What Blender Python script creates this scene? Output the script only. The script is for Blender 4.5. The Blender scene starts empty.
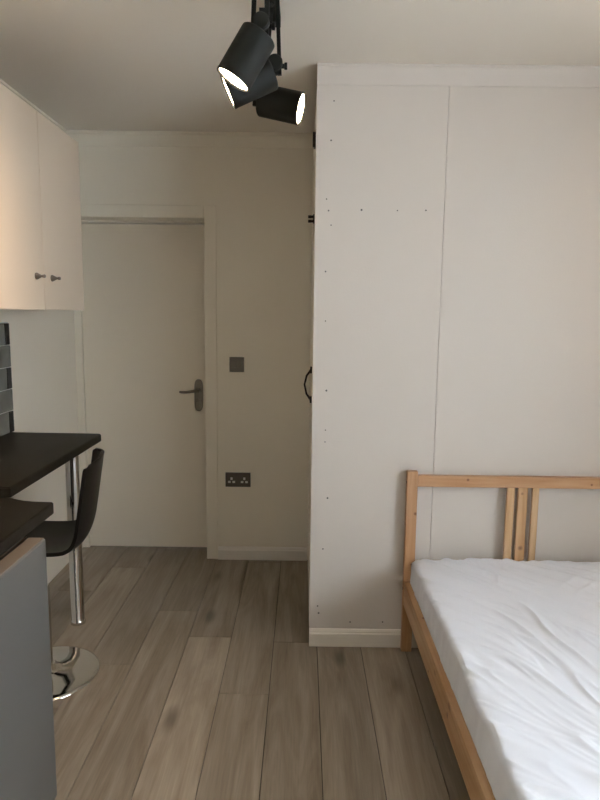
import bpy, bmesh, math, random
from mathutils import Vector, Matrix, noise, Euler
random.seed(7)
C = bpy.context.scene.collection
PI = math.pi

# ------------------------------------------------------------------ materials
def nt(name):
    m = bpy.data.materials.new(name); m.use_nodes = True
    n = m.node_tree; b = n.nodes['Principled BSDF']
    return m, n, b
def lk(n, a, b): n.links.new(a, b)
def plain(name, col, rough=.5, metal=0, spec=.5, bump=0, bscale=200, var=0, vscale=6, coat=0):
    m, n, b = nt(name)
    b.inputs['Base Color'].default_value = (*col, 1)
    b.inputs['Roughness'].default_value = rough
    b.inputs['Metallic'].default_value = metal
    b.inputs['Specular IOR Level'].default_value = spec
    b.inputs['Coat Weight'].default_value = coat
    tc = n.nodes.new('ShaderNodeTexCoord')
    if var:
        t = n.nodes.new('ShaderNodeTexNoise'); t.inputs['Scale'].default_value = vscale; t.inputs['Detail'].default_value = 5
        lk(n, tc.outputs['Object'], t.inputs['Vector'])
        r = n.nodes.new('ShaderNodeValToRGB')
        r.color_ramp.elements[0].position = .3; r.color_ramp.elements[1].position = .7
        r.color_ramp.elements[0].color = (*[c*(1-var) for c in col], 1)
        r.color_ramp.elements[1].color = (*[min(1, c*(1+var)) for c in col], 1)
        lk(n, t.outputs['Fac'], r.inputs['Fac']); lk(n, r.outputs['Color'], b.inputs['Base Color'])
    if bump:
        t = n.nodes.new('ShaderNodeTexNoise'); t.inputs['Scale'].default_value = bscale; t.inputs['Detail'].default_value = 3
        lk(n, tc.outputs['Object'], t.inputs['Vector'])
        p = n.nodes.new('ShaderNodeBump'); p.inputs['Strength'].default_value = bump; p.inputs['Distance'].default_value = .002
        lk(n, t.outputs['Fac'], p.inputs['Height']); lk(n, p.outputs['Normal'], b.inputs['Normal'])
    return m

def pine(name, axis, base=(.56, .325, .165), off=0.0, knots=()):
    """pine with straight grain along the axis and a few dark knots"""
    m, n, b = nt(name)
    tc = n.nodes.new('ShaderNodeTexCoord')
    mp = n.nodes.new('ShaderNodeMapping'); mp.inputs['Location'].default_value = (off, off*1.7, off*.6)
    s = [26, 26, 26]; s[axis] = 1.6
    mp.inputs['Scale'].default_value = s
    lk(n, tc.outputs['Object'], mp.inputs['Vector'])
    t = n.nodes.new('ShaderNodeTexNoise'); t.inputs['Scale'].default_value = 1.6; t.inputs['Detail'].default_value = 6; t.inputs['Distortion'].default_value = .6
    lk(n, mp.outputs['Vector'], t.inputs['Vector'])
    r = n.nodes.new('ShaderNodeValToRGB')
    r.color_ramp.elements[0].position = .33; r.color_ramp.elements[1].position = .68
    r.color_ramp.elements[0].color = (base[0]*.80, base[1]*.70, base[2]*.58, 1)
    r.color_ramp.elements[1].color = (base[0]*1.06, base[1]*1.08, base[2]*1.15, 1)
    lk(n, t.outputs['Fac'], r.inputs['Fac'])
    mp2 = n.nodes.new('ShaderNodeMapping'); mp2.inputs['Location'].default_value = (off+3.3, off+.7, off+1.9)
    s2 = [7, 7, 7]; s2[axis] = 4.2
    mp2.inputs['Scale'].default_value = s2
    lk(n, tc.outputs['Object'], mp2.inputs['Vector'])
    v = n.nodes.new('ShaderNodeTexVoronoi'); v.inputs['Scale'].default_value = 1.0
    lk(n, mp2.outputs['Vector'], v.inputs['Vector'])
    kr = n.nodes.new('ShaderNodeValToRGB')
    kr.color_ramp.elements[0].position = .035; kr.color_ramp.elements[0].color = (1, 1, 1, 1)
    kr.color_ramp.elements[1].position = .10; kr.color_ramp.elements[1].color = (0, 0, 0, 1)
    lk(n, v.outputs['Distance'], kr.inputs['Fac'])
    mx = n.nodes.new('ShaderNodeMix'); mx.data_type = 'RGBA'
    mx.inputs['B'].default_value = (.16, .055, .02, 1)
    fac = kr.outputs['Color']
    for (kx, ky, kz, krad) in knots:            # single knots where this board has them (bed coordinates)
        dn = n.nodes.new('ShaderNodeVectorMath'); dn.operation = 'DISTANCE'; dn.inputs[1].default_value = (kx-.937, ky-1.55, kz)
        lk(n, tc.outputs['Object'], dn.inputs[0])
        q = n.nodes.new('ShaderNodeMapRange'); q.inputs['From Min'].default_value = krad*.5; q.inputs['From Max'].default_value = krad*1.3
        q.inputs['To Min'].default_value = .85; q.inputs['To Max'].default_value = 0
        lk(n, dn.outputs['Value'], q.inputs['Value'])
        mm = n.nodes.new('ShaderNodeMath'); mm.operation = 'MAXIMUM'; lk(n, fac, mm.inputs[0]); lk(n, q.outputs['Result'], mm.inputs[1]); fac = mm.outputs['Value']
    lk(n, fac, mx.inputs['Factor']); lk(n, r.outputs['Color'], mx.inputs['A'])
    lk(n, mx.outputs['Result'], b.inputs['Base Color'])
    b.inputs['Roughness'].default_value = .42
    bp = n.nodes.new('ShaderNodeBump'); bp.inputs['Strength'].default_value = .15; bp.inputs['Distance'].default_value = .001
    lk(n, t.outputs['Fac'], bp.inputs['Height']); lk(n, bp.outputs['Normal'], b.inputs['Normal'])
    return m

WALLC = (.82, .74, .615)
M = {}
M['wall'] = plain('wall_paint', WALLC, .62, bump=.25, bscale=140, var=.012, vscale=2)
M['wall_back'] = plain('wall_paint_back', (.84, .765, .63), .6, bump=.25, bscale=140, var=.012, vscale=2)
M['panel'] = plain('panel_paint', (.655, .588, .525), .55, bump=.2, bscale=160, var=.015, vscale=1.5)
M['ceiling'] = plain('ceiling_paint', (.85, .785, .685), .75, bump=.2, bscale=120)
M['gloss'] = plain('gloss_trim', (.80, .735, .645), .32, bump=.05, bscale=60)
M['door'] = plain('door_paint', (.84, .75, .61), .38, bump=.08, bscale=80)
M['cabinet'] = plain('cabinet_laminate', (.79, .65, .51), .3)
M['black'] = plain('black_metal', (.010, .011, .009), .6, spec=.22)
M['plastic'] = plain('black_plastic', (.011, .010, .009), .42, spec=.3)
M['chrome'] = plain('chrome', (.62, .61, .59), .07, 1)
M['nickel'] = plain('brushed_nickel', (.24, .21, .175), .3, 1, bump=.1)
M['iron'] = plain('dark_iron', (.035, .028, .024), .4, .6)
M['plate'] = plain('steel_plate', (.13, .115, .095), .4, .5, bump=.1, bscale=400)
M['white_pl'] = plain('white_plastic', (.72, .70, .66), .35)
M['fridge'] = plain('fridge_silver', (.145, .145, .14), .42, .25, bump=.25, bscale=420)
M['fridge_trim'] = plain('fridge_trim', (.20, .165, .135), .4, .2)
M['worktop'] = plain('black_worktop', (.015, .0125, .009), .55, spec=.2, bump=.5, bscale=260, var=.35, vscale=160)
M['tile'] = plain('grey_glass_tile', (.16, .163, .145), .2, spec=.45, var=.2, vscale=9)
M['tile_dark'] = plain('black_glass_tile', (.010, .009, .008), .3, spec=.2)
M['grout'] = plain('pale_grout', (.52, .51, .48), .8)
M['sheet'] = plain('white_sheet', (.82, .83, .88), .85, bump=.25, bscale=900)
M['under'] = plain('underlay', (.035, .028, .022), .9)
M['shadowgap'] = plain('cavity', (.12, .11, .10), .9)
M['screw'] = plain('screw_zinc', (.13, .12, .11), .4, .6)
M['blind'] = plain('frame_upvc', (.8, .8, .8), .3)

# floor: grain along Y, tint per plank
m, n, b = nt('grey_oak_laminate')
tc = n.nodes.new('ShaderNodeTexCoord')
at = n.nodes.new('ShaderNodeAttribute'); at.attribute_name = 'plank'
ad = n.nodes.new('ShaderNodeVectorMath'); ad.operation = 'MULTIPLY_ADD'
ad.inputs[1].default_value = (13.7, 9.1, 5.3)
lk(n, at.outputs['Color'], ad.inputs[0]); lk(n, tc.outputs['Object'], ad.inputs[2])
mp = n.nodes.new('ShaderNodeMapping'); mp.inputs['Scale'].default_value = (9, .9, 1)
lk(n, ad.outputs['Vector'], mp.inputs['Vector'])
t1 = n.nodes.new('ShaderNodeTexNoise'); t1.inputs['Scale'].default_value = 1.5; t1.inputs['Detail'].default_value = 7; t1.inputs['Roughness'].default_value = .62; t1.inputs['Distortion'].default_value = .9
lk(n, mp.outputs['Vector'], t1.inputs['Vector'])
mp3 = n.nodes.new('ShaderNodeMapping'); mp3.inputs['Scale'].default_value = (90, 3.0, 1)
lk(n, ad.outputs['Vector'], mp3.inputs['Vector'])
t3 = n.nodes.new('ShaderNodeTexNoise'); t3.inputs['Scale'].default_value = 2; t3.inputs['Detail'].default_value = 4
lk(n, mp3.outputs['Vector'], t3.inputs['Vector'])
r1 = n.nodes.new('ShaderNodeValToRGB')
r1.color_ramp.elements[0].position = .30; r1.color_ramp.elements[0].color = (.25, .195, .138, 1)
r1.color_ramp.elements[1].position = .72; r1.color_ramp.elements[1].color = (.45, .375, .29, 1)
lk(n, t1.outputs['Fac'], r1.inputs['Fac'])
hs = n.nodes.new('ShaderNodeMix'); hs.data_type = 'RGBA'; hs.blend_type = 'MULTIPLY'; hs.inputs['Factor'].default_value = 1
sx = n.nodes.new('ShaderNodeSeparateColor'); lk(n, at.outputs['Color'], sx.inputs['Color'])
mr = n.nodes.new('ShaderNodeMapRange'); mr.inputs['To Min'].default_value = .76; mr.inputs['To Max'].default_value = 1.2
lk(n, sx.outputs['Red'], mr.inputs['Value'])
mr2 = n.nodes.new('ShaderNodeMapRange'); mr2.inputs['From Min'].default_value = .25; mr2.inputs['From Max'].default_value = .75
mr2.inputs['To Min'].default_value = .88; mr2.inputs['To Max'].default_value = 1.09
lk(n, t3.outputs['Fac'], mr2.inputs['Value'])
mu = n.nodes.new('ShaderNodeMath'); mu.operation = 'MULTIPLY'
lk(n, mr.outputs['Result'], mu.inputs[0]); lk(n, mr2.outputs['Result'], mu.inputs[1])
lk(n, r1.outputs['Color'], hs.inputs['A']); lk(n, mu.outputs['Value'], hs.inputs['B'])
# knots
mp4 = n.nodes.new('ShaderNodeMapping'); mp4.inputs['Scale'].default_value = (5.2, 1.9, 1)
lk(n, ad.outputs['Vector'], mp4.inputs['Vector'])
vo = n.nodes.new('ShaderNodeTexVoronoi'); vo.inputs['Scale'].default_value = 1.0
lk(n, mp4.outputs['Vector'], vo.inputs['Vector'])
kr = n.nodes.new('ShaderNodeMapRange'); kr.interpolation_type = 'SMOOTHSTEP'
kr.inputs['From Min'].default_value = .03; kr.inputs['From Max'].default_value = .2
kr.inputs['To Min'].default_value = .5; kr.inputs['To Max'].default_value = 1
lk(n, vo.outputs['Distance'], kr.inputs['Value'])
h2 = n.nodes.new('ShaderNodeMix'); h2.data_type = 'RGBA'; h2.blend_type = 'MULTIPLY'; h2.inputs['Factor'].default_value = 1
lk(n, hs.outputs['Result'], h2.inputs['A']); lk(n, kr.outputs['Result'], h2.inputs['B'])
lk(n, h2.outputs['Result'], b.inputs['Base Color'])
b.inputs['Roughness'].default_value = .48; b.inputs['Specular IOR Level'].default_value = .4
bp = n.nodes.new('ShaderNodeBump'); bp.inputs['Strength'].default_value = .25; bp.inputs['Distance'].default_value = .0008
lk(n, t3.outputs['Fac'], bp.inputs['Height']); lk(n, bp.outputs['Normal'], b.inputs['Normal'])
M['floor'] = m

m, n, b = nt('lit_lens')
b.inputs['Base Color'].default_value = (.9, .85, .75, 1)
b.inputs['Emission Color'].default_value = (1, .80, .56, 1)
b.inputs['Emission Strength'].default_value = 16
M['lens'] = m
m, n, b = nt('window_glass')
b.inputs['Base Color'].default_value = (1, 1, 1, 1); b.inputs['Transmission Weight'].default_value = 1
b.inputs['Roughness'].default_value = 0; b.inputs['IOR'].default_value = 1.01
M['glass'] = m

# ------------------------------------------------------------------ helpers (all shapes in world metres)
def bx(bm, x0, x1, y0, y1, z0, z1, bev=0, seg=2):
    t = bmesh.new(); bmesh.ops.create_cube(t, size=1)
    for v in t.verts:
        v.co = Vector(((x0+x1)/2+v.co.x*(x1-x0), (y0+y1)/2+v.co.y*(y1-y0), (z0+z1)/2+v.co.z*(z1-z0)))
    if bev: bmesh.ops.bevel(t, geom=t.edges[:], offset=bev, segments=seg, affect='EDGES', profile=.6)
    me = bpy.data.meshes.new('t'); t.to_mesh(me); t.free(); bm.from_mesh(me); bpy.data.meshes.remove(me)
    return bm
def box(*a, **k): return bx(bmesh.new(), *a, **k)
def frame_of(d):
    d = Vector(d).normalized(); a = Vector((0, 0, 1)) if abs(d.z) < .95 else Vector((0, 1, 0))
    u = d.cross(a).normalized(); return d, u, d.cross(u).normalized()
def revolve(bm, p0, axis, prof, seg=40, cap=True):
    """prof: list of (distance along axis, radius)"""
    d, u, w = frame_of(axis); p0 = Vector(p0); rings = []
    for (h, r) in prof:
        if r < 1e-6: rings.append([bm.verts.new(p0+d*h)])
        else: rings.append([bm.verts.new(p0+d*h+(u*math.cos(2*PI*k/seg)+w*math.sin(2*PI*k/seg))*r) for k in range(seg)])
    for a, c in zip(rings[:-1], rings[1:]):
        for k in range(seg):
            k2 = (k+1) % seg
            if len(a) == 1 and len(c) == 1: continue
            if len(a) == 1: bm.faces.new((a[0], c[k2], c[k]))
            elif len(c) == 1: bm.faces.new((a[k], a[k2], c[0]))
            else: bm.faces.new((a[k], a[k2], c[k2], c[k]))
    if cap:
        if len(rings[0]) > 1: bm.faces.new(rings[0][::-1])
        if len(rings[-1]) > 1: bm.faces.new(rings[-1])
    return bm
def tube(bm, pts, r, seg=12):
    pts = [Vector(p) for p in pts]; rings = []
    nrm = None
    for i, p in enumerate(pts):
        d = (pts[min(i+1, len(pts)-1)]-pts[max(i-1, 0)]).normalized()
        if nrm is None: _, nrm, _ = frame_of(d)
        nrm = (nrm-d*nrm.dot(d)).normalized(); w = d.cross(nrm)
        rr = r[i] if isinstance(r, (list, tuple)) else r
        rings.append([bm.verts.new(p+(nrm*math.cos(2*PI*k/seg)+w*math.sin(2*PI*k/seg))*rr) for k in range(seg)])
    for a, c in zip(rings[:-1], rings[1:]):
        for k in range(seg): bm.faces.new((a[k], a[(k+1) % seg], c[(k+1) % seg], c[k]))
    bm.faces.new(rings[0][::-1]); bm.faces.new(rings[-1]); return bm
def bar(bm, p, q, w, t, side=(1, 0, 0)):
    """flat bar from p to q, w wide along side, t thick"""
    p, q = Vector(p), Vector(q); d = (q-p).normalized(); s = Vector(side); s = (s-d*s.dot(d)).normalized(); o = d.cross(s)
    vs = [bm.verts.new(e+s*a*w/2+o*c*t/2) for e in (p, q) for a, c in ((-1, -1), (1, -1), (1, 1), (-1, 1))]
    for f in ((3, 2, 1, 0), (4, 5, 6, 7), (0, 1, 5, 4), (1, 2, 6, 5), (2, 3, 7, 6), (3, 0, 4, 7)): bm.faces.new([vs[i] for i in f])
    return bm
def extrude_profile(bm, prof, a, c, out, up=(0, 0, 1)):
    """prof points (out distance, up distance) swept from a to c"""
    a, c, out, up = Vector(a), Vector(c), Vector(out), Vector(up)
    A = [bm.verts.new(a+out*x+up*y) for x, y in prof]; B = [bm.verts.new(c+out*x+up*y) for x, y in prof]
    k = len(prof)
    for i in range(k): bm.faces.new((A[i], A[(i+1) % k], B[(i+1) % k], B[i]))
    bm.faces.new(A[::-1]); bm.faces.new(B); return bm
def worldpos(o):
    p = Vector((0, 0, 0))
    while o: p += o.location; o = o.parent
    return p
def obj(name, bm, mat, parent=None, smooth=False, origin=None, label=None, angle=40):
    bmesh.ops.recalc_face_normals(bm, faces=bm.faces[:])
    base = worldpos(parent) if parent else Vector((0, 0, 0))
    if origin is None:
        org = base if parent else sum((v.co for v in bm.verts), Vector())/len(bm.verts)
        if not parent: org = Vector((org.x, org.y, min(v.co.z for v in bm.verts)))
    else: org = Vector(origin)
    for v in bm.verts: v.co -= org
    me = bpy.data.meshes.new(name); bm.to_mesh(me); bm.free()
    for mm in (mat if isinstance(mat, list) else [mat]): me.materials.append(mm)
    if smooth:
        me.polygons.foreach_set('use_smooth', [True]*len(me.polygons))
        try: me.set_sharp_from_angle(angle=math.radians(angle))
        except Exception: pass
    o = bpy.data.objects.new(name, me); C.objects.link(o); o.parent = parent; o.location = org-base
    if label: o['label'] = label
    return o
def thing(name, label, cat, loc, group=None):
    o = bpy.data.objects.new(name, None); C.objects.link(o); o.location = loc; o.empty_display_size = .1
    o['label'] = label; o['category'] = cat
    if group: o['group'] = group
    return o
def tag(o, label, cat, group=None):
    o['label'] = label; o['category'] = cat
    if group: o['group'] = group
    return o
def struct(name, bm, mat, label, cat='wall', **k):
    o = obj(name, bm, mat, **k); o['kind'] = 'structure'; o['label'] = label; o['category'] = cat; return o

# ------------------------------------------------------------------ room numbers
XL, XR, YB, YD, YP, YR, ZC = -1.36, 1.95, 3.557, 3.72, 2.593, -1.7, 2.425
XSEAM = .563
XP = .042                     # left edge of the boxed partition

# floor of separate planks over a dark underlay, one mesh
bm = bmesh.new(); lay = bm.loops.layers.color.new('plank')
W, L, G = .1935, 1.288, .003
joints = {-7: 3.10, -6: 3.41, -5: 2.41, -4: 2.89, -3: 2.646, -2: 2.222, -1: 2.61, 0: 1.33, 1: 1.31, 2: 1.34, 3: .35}
tints = {(-3, 0): .62, (-2, 0): .22, (-1, 0): .80}
x_first = .0775
k0 = int(math.floor((XL-x_first)/W)); k1 = int(math.ceil((XR-x_first)/W))
for k in range(k0, k1):
    xa, xb = x_first+k*W, x_first+(k+1)*W
    kk = k-0
    jy = joints.get(kk, random.uniform(0, L))
    nrow = 0
    y = jy-L*math.ceil((jy-YR)/L)
    while y < YD+.1:
        ya, yb = y, y+L
        xa2, xb2 = max(xa, XL)+G/2, min(xb, XR)-G/2; ya2, yb2 = max(ya, YR)+G/2, min(yb, YD+.1)-G/2
        if yb2 > ya2 and xb2 > xa2:
            n0 = len(bm.faces)
            bx(bm, xa2, xb2, ya2, yb2, -.008, 0)
            bm.faces.ensure_lookup_table()
            c = (random.random(), random.random(), random.random(), 1)
            for f in bm.faces[n0:]:
                for lp in f.loops: lp[lay] = c
        y += L
n0 = len(bm.faces); bx(bm, XL, XR, YR, YD+.1, -.03, -.007); bm.faces.ensure_lookup_table()
for f in bm.faces[n0:]: f.material_index = 1
struct('floor', bm, [M['floor'], M['under']], 'grey-brown oak laminate floor laid lengthways', 'floor', origin=(0, 0, 0))

struct('ceiling', box(XL-.1, XR+.1, YR-.1, YD+.12, ZC, ZC+.1), M['ceiling'], 'plain off-white painted ceiling', 'ceiling')
struct('wall_left', box(XL-.1, XL, YR, YD+.12, -.03, ZC), M['wall'], 'off-white kitchen side wall on the left')
# back wall: part right of the door, part above the door
DX0, DX1, DZ = -1.318, -.560, 1.980
bm = box(DX1, .62, YB, YD+.10, -.03, ZC); bx(bm, XL, DX1, YB, YD+.10, DZ, ZC)
struct('wall_back', bm, M['wall_back'], 'off-white far wall around the entrance door')
# boxed partition front: left board, seam, right board
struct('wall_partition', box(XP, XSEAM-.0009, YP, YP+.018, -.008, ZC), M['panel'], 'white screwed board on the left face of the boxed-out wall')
part_wall = bpy.data.objects['wall_partition']
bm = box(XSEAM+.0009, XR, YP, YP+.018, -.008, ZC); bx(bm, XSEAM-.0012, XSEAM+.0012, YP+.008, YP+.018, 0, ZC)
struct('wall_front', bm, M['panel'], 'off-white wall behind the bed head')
for (sx_, sz) in ((.11, 2.293), (.101, 2.144), (.087, 1.918), (.096, 1.873), (.107, 1.816), (.229, 1.877), (.374, 1.876), (.489, 1.878),
               (.088, 1.631), (.091, 1.43), (.1, 1.14), (.099, .971), (.098, .92), (.113, .674), (.097, .445), (.083, .149),
               (.223, .109), (.367, .111), (.078, .182)):
    rr = random.choice((.0028, .0034, .0042))
    obj('screw_head', revolve(bmesh.new(), (sx_, YP+.001, sz), (0, -1, 0), [(0, rr), (.0016, rr), (.0022, rr*.6)], 12), M['screw'], part_wall)
# right wall with window opening, rear wall
WY0, WY1, WZ0, WZ1 = -.55, 1.15, .85, 2.12
bm = box(XR, XR+.25, YR, WY0, -.03, ZC); bx(bm, XR, XR+.25, WY1, YP+.02, -.03, ZC)
bx(bm, XR, XR+.25, WY0, WY1, -.03, WZ0); bx(bm, XR, XR+.25, WY0, WY1, WZ1, ZC)
struct('wall_right', bm, M['wall'], 'off-white window wall on the right')
struct('wall_rear', box(XL, XR, YR-.1, YR, -.03, ZC), M['wall'], 'off-white wall behind the viewer')
struct('wall_cupboard', box(.62, .70, YP+.018, YD+.1, -.03, ZC), M['wall'], 'inner wall closing the back of the wardrobe')
bm = bmesh.new(); e = .06
for (a, c, d, f) in ((WY0, WY1, WZ0, WZ0+e), (WY0, WY1, WZ1-e, WZ1), (WY0, WY0+e, WZ0+e, WZ1-e), (WY1-e, WY1, WZ0+e, WZ1-e), ((WY0+WY1)/2-e/2, (WY0+WY1)/2+e/2, WZ0+e, WZ1-e)):
    bx(bm, XR+.12, XR+.18, a, c, d, f)
wf = struct('window_1', bm, M['blind'], 'white framed window lighting the room', 'window')
obj('pane', box(XR+.148, XR+.152, WY0+e, WY1-e, WZ0+e, WZ1-e), M['glass'], wf)

# cornices and skirtings
corn = [(0, 0), (0, -.074), (.010, -.074), (.014, -.066), (.020, -.060), (.030, -.042), (.044, -.026), (.058, -.018), (.060, -.010), (.068, -.008), (.070, 0)]
struct('trim_1', extrude_profile(bmesh.new(), [(a*.7, c*.9) for a, c in corn], (XL, YB, ZC), (XP+.1, YB, ZC), (0, -1, 0)), M['wall_back'], 'cornice along the far wall', 'cornice', smooth=True, angle=30)
struct('trim_2', extrude_profile(bmesh.new(), [(a*.35, c*.98) for a, c in corn], (XP, YP, ZC), (XR, YP, ZC), (0, -1, 0)), M['panel'], 'cornice along the boxed-out wall', 'cornice', smooth=True, angle=30)
struct('trim_3', extrude_profile(bmesh.new(), corn, (XL, YR, ZC), (XL, YB, ZC), (1, 0, 0)), M['wall'], 'cornice above the kitchen cabinet', 'cornice', smooth=True, angle=30)
sk = [(0, 0), (.016, 0), (.016, .058), (.014, .062), (.011, .063), (.011, .068), (.007, .075), (.004, .078), (0, .078)]
struct('baseboard_back', extrude_profile(bmesh.new(), sk, (-.492, YB, 0), (.038, YB, 0), (0, -1, 0)), M['gloss'], 'white skirting board on the far wall beside the door', 'baseboard')
struct('baseboard_front', extrude_profile(bmesh.new(), sk, (XP, YP, 0), (XR, YP, 0), (0, -1, 0)), M['gloss'], 'white skirting board under the boxed-out wall', 'baseboard')

# door lining, architrave, door
bm = box(XL, DX0, YD-.012, YD+.10, 0, DZ)
bx(bm, DX0, DX1, YD-.04, YD+.10, DZ-.010, DZ)
struct('trim_4', bm, M['wall_back'], 'slim frame on the hinge side and head of the entrance door', 'door frame')
bm = box(DX1, DX1+.068, YB-.008, YB, 0, DZ+.068, bev=.004); bx(bm, XL, DX1, YB-.008, YB, DZ, DZ+.068, bev=.004)
struct('trim_5', bm, M['wall_back'], 'flat architrave around the entrance door', 'architrave')
door = struct('door_1', box(DX0+.002, DX1-.0, YD, YD+.04, .006, DZ-.014, bev=.002), M['door'], 'plain white flush entrance door', 'door')
bm = bmesh.new(); ol = []
for k in range(48):                                    # rounded long plate
    a = 2*PI*k/48; cx_, cz_ = math.cos(a), math.sin(a)
    ol.append((-.627+math.copysign(abs(cx_)**.75, cx_)*.026, .966+math.copysign(abs(cz_)**.42, cz_)*.096))
f0 = [bm.verts.new((x, YD, z)) for x, z in ol]; f1 = [bm.verts.new((x, YD-.007, z)) for x, z in ol]
f2 = [bm.verts.new((-.627+(x+.627)*.9, YD-.010, .966+(z-.966)*.97)) for x, z in ol]
for A_, B_ in ((f0, f1), (f1, f2)):
    for k in range(48): bm.faces.new((A_[k], A_[(k+1) % 48], B_[(k+1) % 48], B_[k]))
bm.faces.new(f2); bm.faces.new(f0[::-1])
hp = obj('handle_plate', bm, M['nickel'], door, smooth=True, label='nickel handle backplate')
bm = revolve(bmesh.new(), (-.625, YD-.009, .996), (0, -1, 0), [(0, .013), (.004, .013), (.006, .009), (.036, .009)], 20)
tube(bm, [(-.625, YD-.045, .996), (-.640, YD-.050, .997), (-.665, YD-.050, .993), (-.695, YD-.048, .988), (-.722, YD-.047, .988), (-.735, YD-.047, .990)], [.009, .010, .0085, .008, .0075, .006], 14)
obj('lever', bm, M['nickel'], hp, smooth=True, label='curved nickel lever')
bm = revolve(bmesh.new(), (-.625, YD-.009, .935), (0, -1, 0), [(0, .010), (.012, .010), (.014, .006)], 20); bx(bm, -.637, -.629, YD-.034, YD-.020, .926, .950, bev=.003)
bx(bm, -.634, -.616, YD-.026, YD-.018, .927, .949, bev=.002)
obj('thumb_turn', bm, M['nickel'], hp, smooth=True)

# wardrobe doors in the side of the boxed-out wall (seen almost edge-on)
wd = thing('built_in_wardrobe', 'built-in wardrobe with white doors set in the side of the boxed-out wall', 'wardrobe', (.33, 3.08, 0))
bm = box(XP+.013, .615, YP+.020, YP+.038, 0, ZC); bx(bm, XP+.013, .615, 3.53, 3.548, 0, ZC); bx(bm, XP+.013, .615, YP+.04, 3.528, 1.835, 1.853)
bx(bm, .600, .615, YP+.04, 3.528, 0, ZC); bx(bm, XP+.013, XP+.027, YP+.04, 3.528, 0, .07)
obj('carcass', bm, M['cabinet'], wd)
d1 = obj('lower_door', box(XP-.001, XP+.012, YP+.022, 3.545, .075, 1.838, bev=.002), M['wall_back'], wd)
d2 = obj('upper_door', box(XP-.001, XP+.012, YP+.022, 3.545, 1.846, 2.345, bev=.002), M['wall_back'], wd)
hy = 2.76; XF = XP-.001
bm = tube(bmesh.new(), [(XF, hy, 1.222), (XF-.007, hy, 1.208), (XF-.024, hy, 1.185), (XF-.033, hy, 1.146), (XF-.024, hy, 1.104), (XF-.007, hy, 1.081), (XF, hy, 1.067)], [.006, .0055, .0045, .004, .0045, .0055, .006], 12)
for z in (1.211, 1.078): bx(bm, XF-.009, XF, hy-.010, hy+.010, z-.015, z+.015, bev=.003)
obj('bow_handle', bm, M['iron'], d1, smooth=True, label='black bow handle')
bm = bmesh.new()
for z in (1.846, 1.864): revolve(bm, (XF, 2.70, z), (-1, 0, 0), [(0, .006), (.012, .005), (.015, .0062), (.026, .0062), (.027, .004)], 14)
bx(bm, XF-.006, XF, 2.68, 2.72, 1.838, 1.873, bev=.001)
obj('latch', bm, M['iron'], d2, smooth=True, label='small black latch')
bm = box(XF-.008, XF, 2.63, 2.665, 2.128, 2.186, bev=.001); revolve(bm, (XF-.009, 2.632, 2.128), (0, 0, 1), [(0, .004), (.058, .004)], 10)
obj('hinge', bm, M['iron'], d2, label='dark metal hinge')

# light switch and double socket
def plate_thing(x0, x1, z0, z1, name, label, cat):
    t = thing(name, label, cat, ((x0+x1)/2, YB, z0))
    obj('face_plate', box(x0, x1, YB-.007, YB, z0, z1, bev=.002), M['plate'], t)
    return t
sw = plate_thing(-.421, -.337, 1.124, 1.210, 'light_switch', 'square brushed steel light switch on the far wall right of the door', 'light switch')
for i in range(2):
    x = -.395+i*.032
    obj('rocker', box(x-.011, x+.011, YB-.011, YB-.0065, 1.150, 1.184, bev=.0015), M['plate'], sw)
so = plate_thing(-.447, -.300, .446, .532, 'power_socket', 'brushed steel double power socket low on the far wall under the light switch', 'socket')
for cx in (-.411, -.336):
    bm = bmesh.new()
    for dx, dz, w, h in ((0, .012, .006, .0075), (-.013, -.008, .0075, .006), (.013, -.008, .0075, .006)):
        bx(bm, cx+dx-w, cx+dx+w, YB-.0092, YB-.0065, .484+dz-h, .484+dz+h)
    obj('pin_insert', bm, M['white_pl'], so, label='pale pin openings')
for cx in (-.389, -.358): obj('rocker', box(cx-.006, cx+.006, YB-.010, YB-.0065, .499, .519, bev=.001), M['plate'], so)

# ------------------------------------------------------------------ kitchen: wall cabinet
cb = thing('wall_cabinet', 'white double-door wall cabinet hanging above the breakfast bar', 'cabinet', (-1.19, 2.50, 1.462))
CX, CY0, CYM, CY1, CZ0, CZ1 = -1.03, 2.055, 2.498, 2.942, 1.462, 2.215
obj('body', box(XL, CX-.019, CY0, CY1, CZ0+.002, CZ1, bev=.001), M['cabinet'], cb)
for a, c, ky in ((CY0+.001, CYM-.0015, 2.425), (CYM+.0015, CY1, 2.575)):
    dd = obj('door', box(CX-.018, CX, a, c, CZ0, CZ1, bev=.0015), M['cabinet'], cb)
    bm = revolve(bmesh.new(), (CX, ky, 1.590), (1, 0, 0), [(0, .0130), (.003, .0135), (.006, .0125), (.020, .0052), (.024, .0048), (.027, .0062), (.034, .0066), (.036, .0050), (.0365, .0)], 24)
    obj('knob', bm, M['nickel'], dd, smooth=True, label='brushed nickel cone knob')

# tiled splashback: grey tiles ending in narrow black strips
bm = box(XL+.0005, XL+.005, 1.40, 2.862, .8672, 1.405)
for f in bm.faces: f.material_index = 2
rows = 5; rh = (1.402-.897)/rows
def tl(y0, y1, z0, z1, mi):
    bm.faces.ensure_lookup_table(); n0 = len(bm.faces)
    bx(bm, XL+.004, XL+.012, y0, y1, z0, z1, bev=.0012, seg=1); bm.faces.ensure_lookup_table()
    for f in bm.faces[n0:]: f.material_index = mi
for r in range(rows):
    z0 = .897+r*rh+.002; z1 = z0+rh-.004; y = 2.858
    if r % 2 == 0: tl(y-.042, y, z0, z1, 1); y -= .045
    while y > 1.42:
        tl(max(y-.297, 1.402), y, z0, z1, 0); y -= .30
        if r % 2 == 0 and y > 1.5: tl(y-.027, y, z0, z1, 1); y -= .030
tag(obj('tiled_splashback', bm, [M['tile'], M['tile_dark'], M['grout']]), 'grey glass tile splashback with black strips on the left wall', 'splashback')

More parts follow.
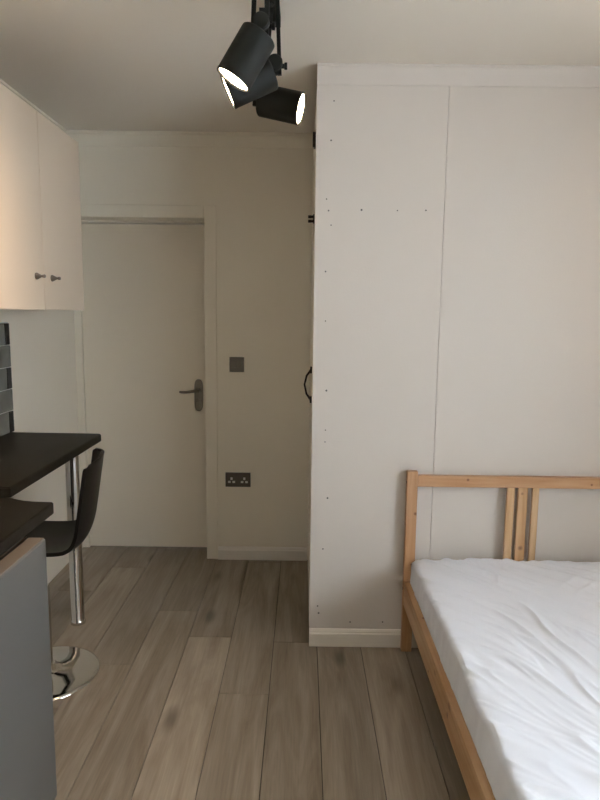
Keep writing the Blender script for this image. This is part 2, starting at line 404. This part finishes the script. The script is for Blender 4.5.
# worktop (rests on the fridge), with a curved back corner
WT, WB = .867, .829
def slab(pts, z0, z1, bev=.003):
    bm = bmesh.new(); vs = [bm.verts.new((x, y, z0)) for x, y in pts]; f = bm.faces.new(vs)
    r = bmesh.ops.extrude_face_region(bm, geom=[f]); 
    for v in r['geom']:
        if isinstance(v, bmesh.types.BMVert): v.co.z = z1
    bmesh.ops.recalc_face_normals(bm, faces=bm.faces[:])
    bmesh.ops.bevel(bm, geom=[e for e in bm.edges if abs(e.verts[0].co.z-e.verts[1].co.z) < 1e-6], offset=bev, segments=2, affect='EDGES')
    return bm
BX = -.921
pts = [(XL+.001, .60), (-.772, .60), (-.772, 1.868), (-.775, 1.873), (-.80, 1.874), (-.84, 1.877), (-.872, 1.885), (-.90, 1.898), (-.925, 1.912), (XL+.001, 1.93)]
tag(obj('kitchen_worktop', slab(pts, WB, WT), M['worktop']), 'black laminate worktop lying on the silver fridge', 'worktop')
# breakfast bar on its chrome leg
bb = thing('breakfast_bar', 'raised black breakfast bar board fixed to the left wall with one chrome leg', 'breakfast bar', (-1.047, 2.760, 0))
obj('bar_top', slab([(XL+.013, 1.86), (BX, 1.905), (BX, 2.792), (BX-.012, 2.806), (XL+.013, 2.815)], WT+.001, .902), M['worktop'], bb)
bm = revolve(bmesh.new(), (-1.047, 2.760, 0), (0, 0, 1), [(0, .034), (.012, .034), (.018, .0315), (.020, .030), (.862, .030), (.864, .036), (.868, .036)], 40)
obj('leg', bm, M['chrome'], bb, smooth=True, label='polished chrome tube leg')

# fridge
FX, FY0, FY1 = -.714, 1.12, 1.668
fr = thing('under_counter_fridge', 'silver under-counter fridge beneath the black worktop', 'fridge', (-1.0, 1.4, 0))
obj('body', box(-1.30, FX-.056, FY0+.003, FY1-.003, .02, .8285, bev=.004), M['fridge'], fr)
fd = obj('door', box(FX-.05, FX, FY0, FY1, .03, .826, bev=.007, seg=3), M['fridge'], fr, smooth=True)
obj('edge_strip', box(FX-.0545, FX-.0515, FY0+.004, FY1-.004, .829, .8315), M['nickel'], fd, label='thin pale metal strip')
obj('top_trim', box(FX-.047, FX-.004, FY0+.004, FY1-.004, .826, .8285, bev=.001), M['fridge_trim'], fd, label='pale brown top edge strip')
for x in (-1.24, FX-.09):
    for y in (FY0+.06, FY1-.06):
        obj('foot', revolve(bmesh.new(), (x, y, 0), (0, 0, 1), [(0, .018), (.008, .018), (.010, .01), (.021, .01)], 16), M['plastic'], fr)

# ------------------------------------------------------------------ bar stool
SX, SY = -1.022, 2.335
st = thing('bar_stool', 'black moulded bar stool on a round chrome base at the breakfast bar', 'stool', (SX, SY, 0))
obj('base', revolve(bmesh.new(), (SX, SY, 0), (0, 0, 1), [(0, .200), (.004, .205), (.009, .203), (.013, .190), (.017, .150), (.022, .10), (.028, .06), (.034, .040), (.05, .034)], 72), M['chrome'], st, smooth=True, label='round polished chrome base', angle=60)
obj('column', revolve(bmesh.new(), (SX, SY, .045), (0, 0, 1), [(0, .029), (.006, .029), (.008, .026), (.33, .026), (.335, .023)], 32), M['chrome'], st, smooth=True)
obj('piston', revolve(bmesh.new(), (SX, SY, .375), (0, 0, 1), [(0, .015), (.152, .015)], 24), M['chrome'], st, smooth=True)
bm = box(SX-.06, SX+.06, SY-.05, SY+.05, .524, .533, bev=.002)
obj('seat_plate', bm, M['iron'], st, smooth=True)
prof = [(-.205, .530), (-.19, .552), (-.15, .562), (-.08, .557), (0, .548), (.08, .543), (.13, .549), (.165, .567), (.191, .603), (.208, .652), (.219, .712), (.229, .775), (.239, .84), (.246, .885), (.250, .905)]
def cr(P, t):
    i = min(int(t), len(P)-2); f = t-i
    p = [P[max(i-1, 0)], P[i], P[i+1], P[min(i+2, len(P)-1)]]
    return [0.5*((2*p[1][k])+(-p[0][k]+p[2][k])*f+(2*p[0][k]-5*p[1][k]+4*p[2][k]-p[3][k])*f*f+(-p[0][k]+3*p[1][k]-3*p[2][k]+p[3][k])*f**3) for k in (0, 1)]
NU, NV = 60, 28
bm = bmesh.new(); g = []
ang = math.radians(13)
for i in range(NU+1):
    t = i/NU*(len(prof)-1); s, z = cr(prof, t); s2, z2 = cr(prof, min(t+.05, len(prof)-1)); s1, z1 = cr(prof, max(t-.05, 0))
    d = Vector((s2-s1, z2-z1)).normalized(); nx, nz = -d.y, d.x          # normal pointing to the sitter
    row = []; u = i/NU
    hw = .185
    if u > .86: hw *= math.sqrt(max(0, 1-((u-.86)/.16)**2))*.5+.5
    if u < .10: hw *= .86+.14*math.sqrt(max(0, 1-((.10-u)/.10)**2))
    for j in range(NV+1):
        v = -1+2*j/NV
        cup = (.022 if u < .4 else .022+.022*min(1, (u-.4)/.25))*(abs(v)**2.2)
        drop = -.020*abs(v)**3*max(0, (u-.9)/.1)
        a = s+nx*cup; zz = z+nz*cup+drop; y = v*hw
        x = a*math.cos(ang)-(-y)*math.sin(ang)*-1; yy = a*math.sin(ang)+y*math.cos(ang)
        row.append(bm.verts.new((SX+a*math.cos(ang)-y*math.sin(ang), SY+a*math.sin(ang)+y*math.cos(ang), zz)))
    g.append(row)
for i in range(NU):
    for j in range(NV): bm.faces.new((g[i][j], g[i+1][j], g[i+1][j+1], g[i][j+1]))
bmesh.ops.recalc_face_normals(bm, faces=bm.faces[:])
bmesh.ops.solidify(bm, geom=bm.faces[:], thickness=.014)
obj('seat_shell', bm, M['plastic'], st, smooth=True, label='one-piece moulded black seat and backrest', angle=50)

# ------------------------------------------------------------------ bed
BX0, BX1, BYH, BYF = .445, 1.429, 2.575, .53
bed = thing('single_bed', 'pine single bed frame with open headboard against the off-white wall', 'bed', ((BX0+BX1)/2, 1.55, 0))
pz = pine('pine_upright', 2, off=.3, knots=[(.484, 2.543, .625, .007), (.475, 2.543, .40, .005)])
py_ = pine('pine_long', 1, off=1.1, base=(.54, .33, .165), knots=[(.47, 2.22, .322, .008), (.446, 1.72, .27, .009), (.446, 2.0, .24, .006)])
px_ = pine('pine_cross', 0, off=2.0, knots=[(.70, 2.544, .775, .006), (1.22, 2.544, .76, .005)])
pz2 = pine('pine_slat', 2, off=4.2, base=(.63, .42, .225))
for x0, x1 in ((BX0, BX0+.045), (BX1-.045, BX1)):
    pp = obj('headboard_post', box(x0, x1, BYH-.032, BYH, 0, .807, bev=.003), pz, bed)
    if x0 == BX0:
        obj('bolt', revolve(bmesh.new(), (x0+.0005, BYH-.016, .758), (-1, 0, 0), [(0, .006), (.0012, .006), (.0014, .003)], 14), M['iron'], pp)
        obj('bolt', revolve(bmesh.new(), (x0+.0005, BYH-.016, .285), (-1, 0, 0), [(0, .006), (.0012, .006), (.0014, .003)], 14), M['iron'], pp)
for x0, x1 in ((BX0, BX0+.045), (BX1-.045, BX1)):
    obj('footboard_post', box(x0, x1, BYF-.046+.02, BYF+.02, 0, .45, bev=.003), pz, bed)
obj('top_rail', box(BX0+.045, BX1-.045, BYH-.031, BYH-.003, .742, .790, bev=.003), px_, bed)
obj('lower_headboard_rail', box(BX0+.045, BX1-.045, BYH-.031, BYH-.003, .215, .320, bev=.003), px_, bed)
obj('foot_rail', box(BX0+.045, BX1-.045, BYF-.016, BYF+.012, .215, .320, bev=.003), px_, bed)
for (a, c, dy) in ((.868, .900, -.006), (.919, .959, .004), (.975, 1.003, -.006)):
    obj('headboard_slat', box(a, c, BYH-.024+dy, BYH-.008+dy, .318, .744, bev=.002), pz2 if a != .919 else pine('pine_mid_slat', 2, off=6.1, base=(.60, .37, .185), knots=[(.941, 2.55, .475, .011), (.935, 2.55, .715, .007)]), bed)
for x0, x1 in ((BX0+.001, BX0+.027), (BX1-.027, BX1-.001)):
    obj('side_rail', box(x0, x1, BYF+.02, BYH-.032, .218, .322, bev=.003), py_, bed)
for x0, x1 in ((BX0+.027, BX0+.05), (BX1-.05, BX1-.027)):
    obj('slat_support', box(x0, x1, BYF+.03, BYH-.05, .225, .250), py_, bed)
for k in range(12):
    y = BYF+.10+k*.165
    obj('bed_slat', box(BX0+.029, BX1-.029, y-.035, y+.035, .250, .266), px_, bed)

# mattress in a creased white fitted sheet
MX0, MX1, MY0, MY1, MZ0, MZ1 = .477, 1.394, .56, 2.530, .267, .430
def nz(x, y, z=0): return noise.noise(Vector((x, y, z)))
def crease(x, y):
    wx = x+.10*nz(x*2.2, y*2.2, 5); wy = y+.10*nz(x*2.2, y*2.2, 9)
    h = 0
    # folds run from the near left towards the far right, fanning out of the left edge
    a1 = math.radians(-54+10*nz(x*1.1, y*1.1, 1)); c, s = math.cos(a1), math.sin(a1)
    u, v = wx*c+wy*s, -wx*s+wy*c
    r = 1-abs(nz(u*1.8, v*12, 2))*3.4; h += .0050*max(0, r)**2*(.5+.9*max(0, nz(x*2.5, y*2.5, 7)+.35))
    r = 1-abs(nz(u*3.0+4, v*24, 3))*3.2; h += .0036*max(0, r)**2*max(0, nz(x*3, y*3, 11)+.5)
    a2 = math.radians(35); c, s = math.cos(a2), math.sin(a2); u, v = wx*c+wy*s, -wx*s+wy*c
    r = 1-abs(nz(u*2.6, v*15, 14))*3.2; h += .0032*max(0, r)**2*max(0, nz(x*2, y*2, 21)+.15)
    h += .0035*nz(x*3.1, y*2.6, 31)
    # short puckers where the sheet is pulled over the near long edge
    ed = math.exp(-abs(x-.50)/.045)
    r = 1-abs(nz(x*5, y*16+x*9, 41))*3.0; h += ed*.0035*max(0, r)**2
    k = h*2.3
    return .0125+.3*(k-.0125) if k > .0125 else k
NX, NY, NS = 190, 330, 14
R = .017
def col_profile():
    """half-section param from bottom edge up round to the top"""
    out = [(0, MZ0+.0)]
    for k in range(1, 8): out.append((-.002-.004*math.sin(PI*k/8), MZ0+(MZ1-R-MZ0)*k/8))
    for k in range(9): a = PI/2*k/8; out.append((R-R*math.cos(a), MZ1-R+R*math.sin(a)))
    return out
pf = col_profile(); NP = len(pf)
# grid over arc coordinates: border rings then the top
bm = bmesh.new()
xs = [(-1, k) for k in range(NP)]
def axis_pts(lo, hi, n):
    pts = []
    for (d, z) in pf: pts.append((lo+d, z))
    for k in range(1, n): pts.append((lo+R+(hi-lo-2*R)*k/n, MZ1))
    for (d, z) in reversed(pf): pts.append((hi-d, z))
    return pts
AX, AY = axis_pts(MX0, MX1, NX), axis_pts(MY0, MY1, NY)
grid = []
for i, (x, zx) in enumerate(AX):
    row = []
    for j, (y, zy) in enumerate(AY):
        z = min(zx, zy)
        if zx < MZ1-R and zy < MZ1-R: z = min(zx, zy)
        k = max(0, (z-MZ0)/(MZ1-MZ0))
        h = crease(x, y)
        top = 1 if z > MZ1-R*.6 else 0
        edge = min(x-MX0, MX1-x, y-MY0, MY1-y)
        dz = h*min(1, k*1.1)
        # soft crown and slack edge
        dz += -.011*math.exp(-max(0, x-MX0)/.035)*(.6+.9*nz(y*4, 2, 3)) if z > MZ1-R else 0
        dx = 0
        if edge < .012 and x-MX0 < .02:
            dx = .006*nz(y*9, z*12, 1)+.004*nz(y*22, z*8, 4)
        row.append(bm.verts.new((x+dx, y, z+dz)))
    grid.append(row)
for i in range(len(AX)-1):
    for j in range(len(AY)-1):
        bm.faces.new((grid[i][j], grid[i+1][j], grid[i+1][j+1], grid[i][j+1]))
per = [grid[i][0] for i in range(len(AX))]+[grid[-1][j] for j in range(1, len(AY))]+[grid[i][-1] for i in range(len(AX)-2, -1, -1)]+[grid[0][j] for j in range(len(AY)-2, 0, -1)]
try: bm.faces.new(per)
except Exception: pass
tag(obj('mattress', bm, M['sheet'], smooth=True, angle=80), 'mattress in a creased white fitted sheet on the pine bed', 'mattress')

# ------------------------------------------------------------------ track spotlights
TX = -.103
tr = obj('lighting_track', box(TX-.016, TX+.016, .85, 2.20, ZC-.032, ZC, bev=.002), M['black'])
tag(tr, 'straight black lighting track on the ceiling above the three spotlights', 'light track')
def spotlight(rim, back, knobpos, label, ypiv, rad):
    rim, back = Vector(rim), Vector(back); ax = (rim-back).normalized(); Ln = (rim-back).length
    t = thing('track_spotlight', label, 'spotlight', (TX, ypiv, ZC-.032), 'black spotlights on the ceiling track')
    obj('track_adapter', box(TX-.015, TX+.015, ypiv-.045, ypiv+.045, ZC-.062, ZC-.032, bev=.003), M['black'], t)
    ho = obj('housing', revolve(bmesh.new(), back, ax, [(-.004, 0), (-.004, rad-.004), (-.001, rad-.001), (.001, rad-.0005), (Ln-.008, rad-.0005), (Ln-.007, rad), (Ln, rad), (Ln, rad-.003), (Ln-.006, rad-.004), (Ln-.006, 0)], 48, cap=False), M['black'], t, smooth=True, label='black cylindrical housing', angle=30)
    obj('lens', revolve(bmesh.new(), rim-ax*.0055, ax, [(0, rad-.0045), (.0015, rad-.005), (.003, rad*.6), (.0035, 0)], 40), M['lens'], ho, smooth=True, label='glowing warm white lens')
    # pivot joint on the housing back, fork arms up to the track adapter
    low = Vector(knobpos); top = Vector((TX, ypiv, ZC-.060)); mid = Vector(((low.x+TX)/2, ypiv, ZC-.085))
    bm = bmesh.new()
    for q in (-1, 1):
        bar(bm, low+Vector((q*.016, 0, -.022)), mid+Vector((q*.014, 0, 0)), .0105, .012)
    bar(bm, mid+Vector((-.020, 0, 0)), mid+Vector((.020, 0, 0)), .014, .014, (0, 0, 1))
    tube(bm, [mid, top], .0085, 12)
    obj('fork', bm, M['black'], t, label='two-armed black fork')
    bm = revolve(bmesh.new(), low+Vector((.004, -.026, .002)), (0, 1, 0), [(0, .017), (.003, .0205), (.016, .0205), (.018, .008), (.052, .008), (.054, .013), (.064, .013)], 28)
    tube(bm, [low, back+ax*.02], .013, 12)
    revolve(bm, low+Vector((.018, 0, 0)), (1, 0, 0), [(0, .006), (.010, .006), (.011, .009), (.018, .009)], 14)
    obj('pivot_joint', bm, M['black'], t, smooth=True)
    # lamp light
    ld = bpy.data.lights.new('lamp', 'SPOT'); ld.energy = SPOT_W; ld.color = (1, .66, .37); ld.spot_size = math.radians(100); ld.spot_blend = .9; ld.shadow_soft_size = .03
    lo = bpy.data.objects.new('lamp', ld); C.objects.link(lo); lo.parent = t
    lo.location = rim+ax*.012-worldpos(t)
    lo.rotation_euler = (-ax).to_track_quat('Z', 'Y').to_euler()
SPOT_W = 17.5
spotlight((-.173, 1.548, 1.999), (-.113, 1.552, 2.098), (-.112, 1.575, 2.130), 'nearest track spotlight, tilted steeply down to the left', 1.58, .044)
spotlight((-.210, 1.746, 2.040), (-.097, 1.754, 2.093), (-.088, 1.765, 2.112), 'middle track spotlight, half hidden, aimed left towards the cabinet', 1.77, .047)
spotlight((-.014, 1.935, 2.057), (-.132, 1.957, 2.087), (-.140, 1.972, 2.098), 'farthest and lowest track spotlight, aimed right towards the boxed-out wall', 1.97, .046)

# ------------------------------------------------------------------ light
w = bpy.data.worlds.new('World'); bpy.context.scene.world = w; w.use_nodes = True
bg = w.node_tree.nodes['Background']; bg.inputs['Color'].default_value = (.62, .78, 1, 1); bg.inputs['Strength'].default_value = 1.0
ad_ = bpy.data.lights.new('window_daylight', 'AREA'); ad_.shape = 'RECTANGLE'; ad_.size = WY1-WY0-.1; ad_.size_y = WZ1-WZ0-.1
ad_.energy = 66; ad_.color = (.80, .90, 1.0)
ao = bpy.data.objects.new('window_daylight', ad_); C.objects.link(ao)
ao.location = (XR+.30, (WY0+WY1)/2, (WZ0+WZ1)/2); ao.rotation_euler = (0, math.radians(90), 0)
ad_.size, ad_.size_y = WZ1-WZ0-.1, WY1-WY0-.1

# ------------------------------------------------------------------ camera
cd = bpy.data.cameras.new('camera'); cam = bpy.data.objects.new('camera', cd); C.objects.link(cam)
cd.sensor_fit = 'VERTICAL'; cd.sensor_height = 36; cd.lens = 621.11/800*36; cd.clip_start = .02
p, yw, r = .136626285, -.00404834, .011910842
fw = Vector((math.sin(yw)*math.cos(p), math.cos(yw)*math.cos(p), -math.sin(p)))
rt = Vector((math.cos(yw), -math.sin(yw), 0)); up = rt.cross(fw)
r2 = rt*math.cos(r)+up*math.sin(r); u2 = -rt*math.sin(r)+up*math.cos(r)
cam.matrix_world = Matrix(((r2.x, u2.x, -fw.x, 0), (r2.y, u2.y, -fw.y, 0), (r2.z, u2.z, -fw.z, 1.455), (0, 0, 0, 1)))
sc = bpy.context.scene; sc.camera = cam
vs = sc.view_settings; vs.view_transform = 'Standard'; vs.look = 'None'; vs.gamma = 1; vs.exposure = 0.36; vs.use_curve_mapping = False
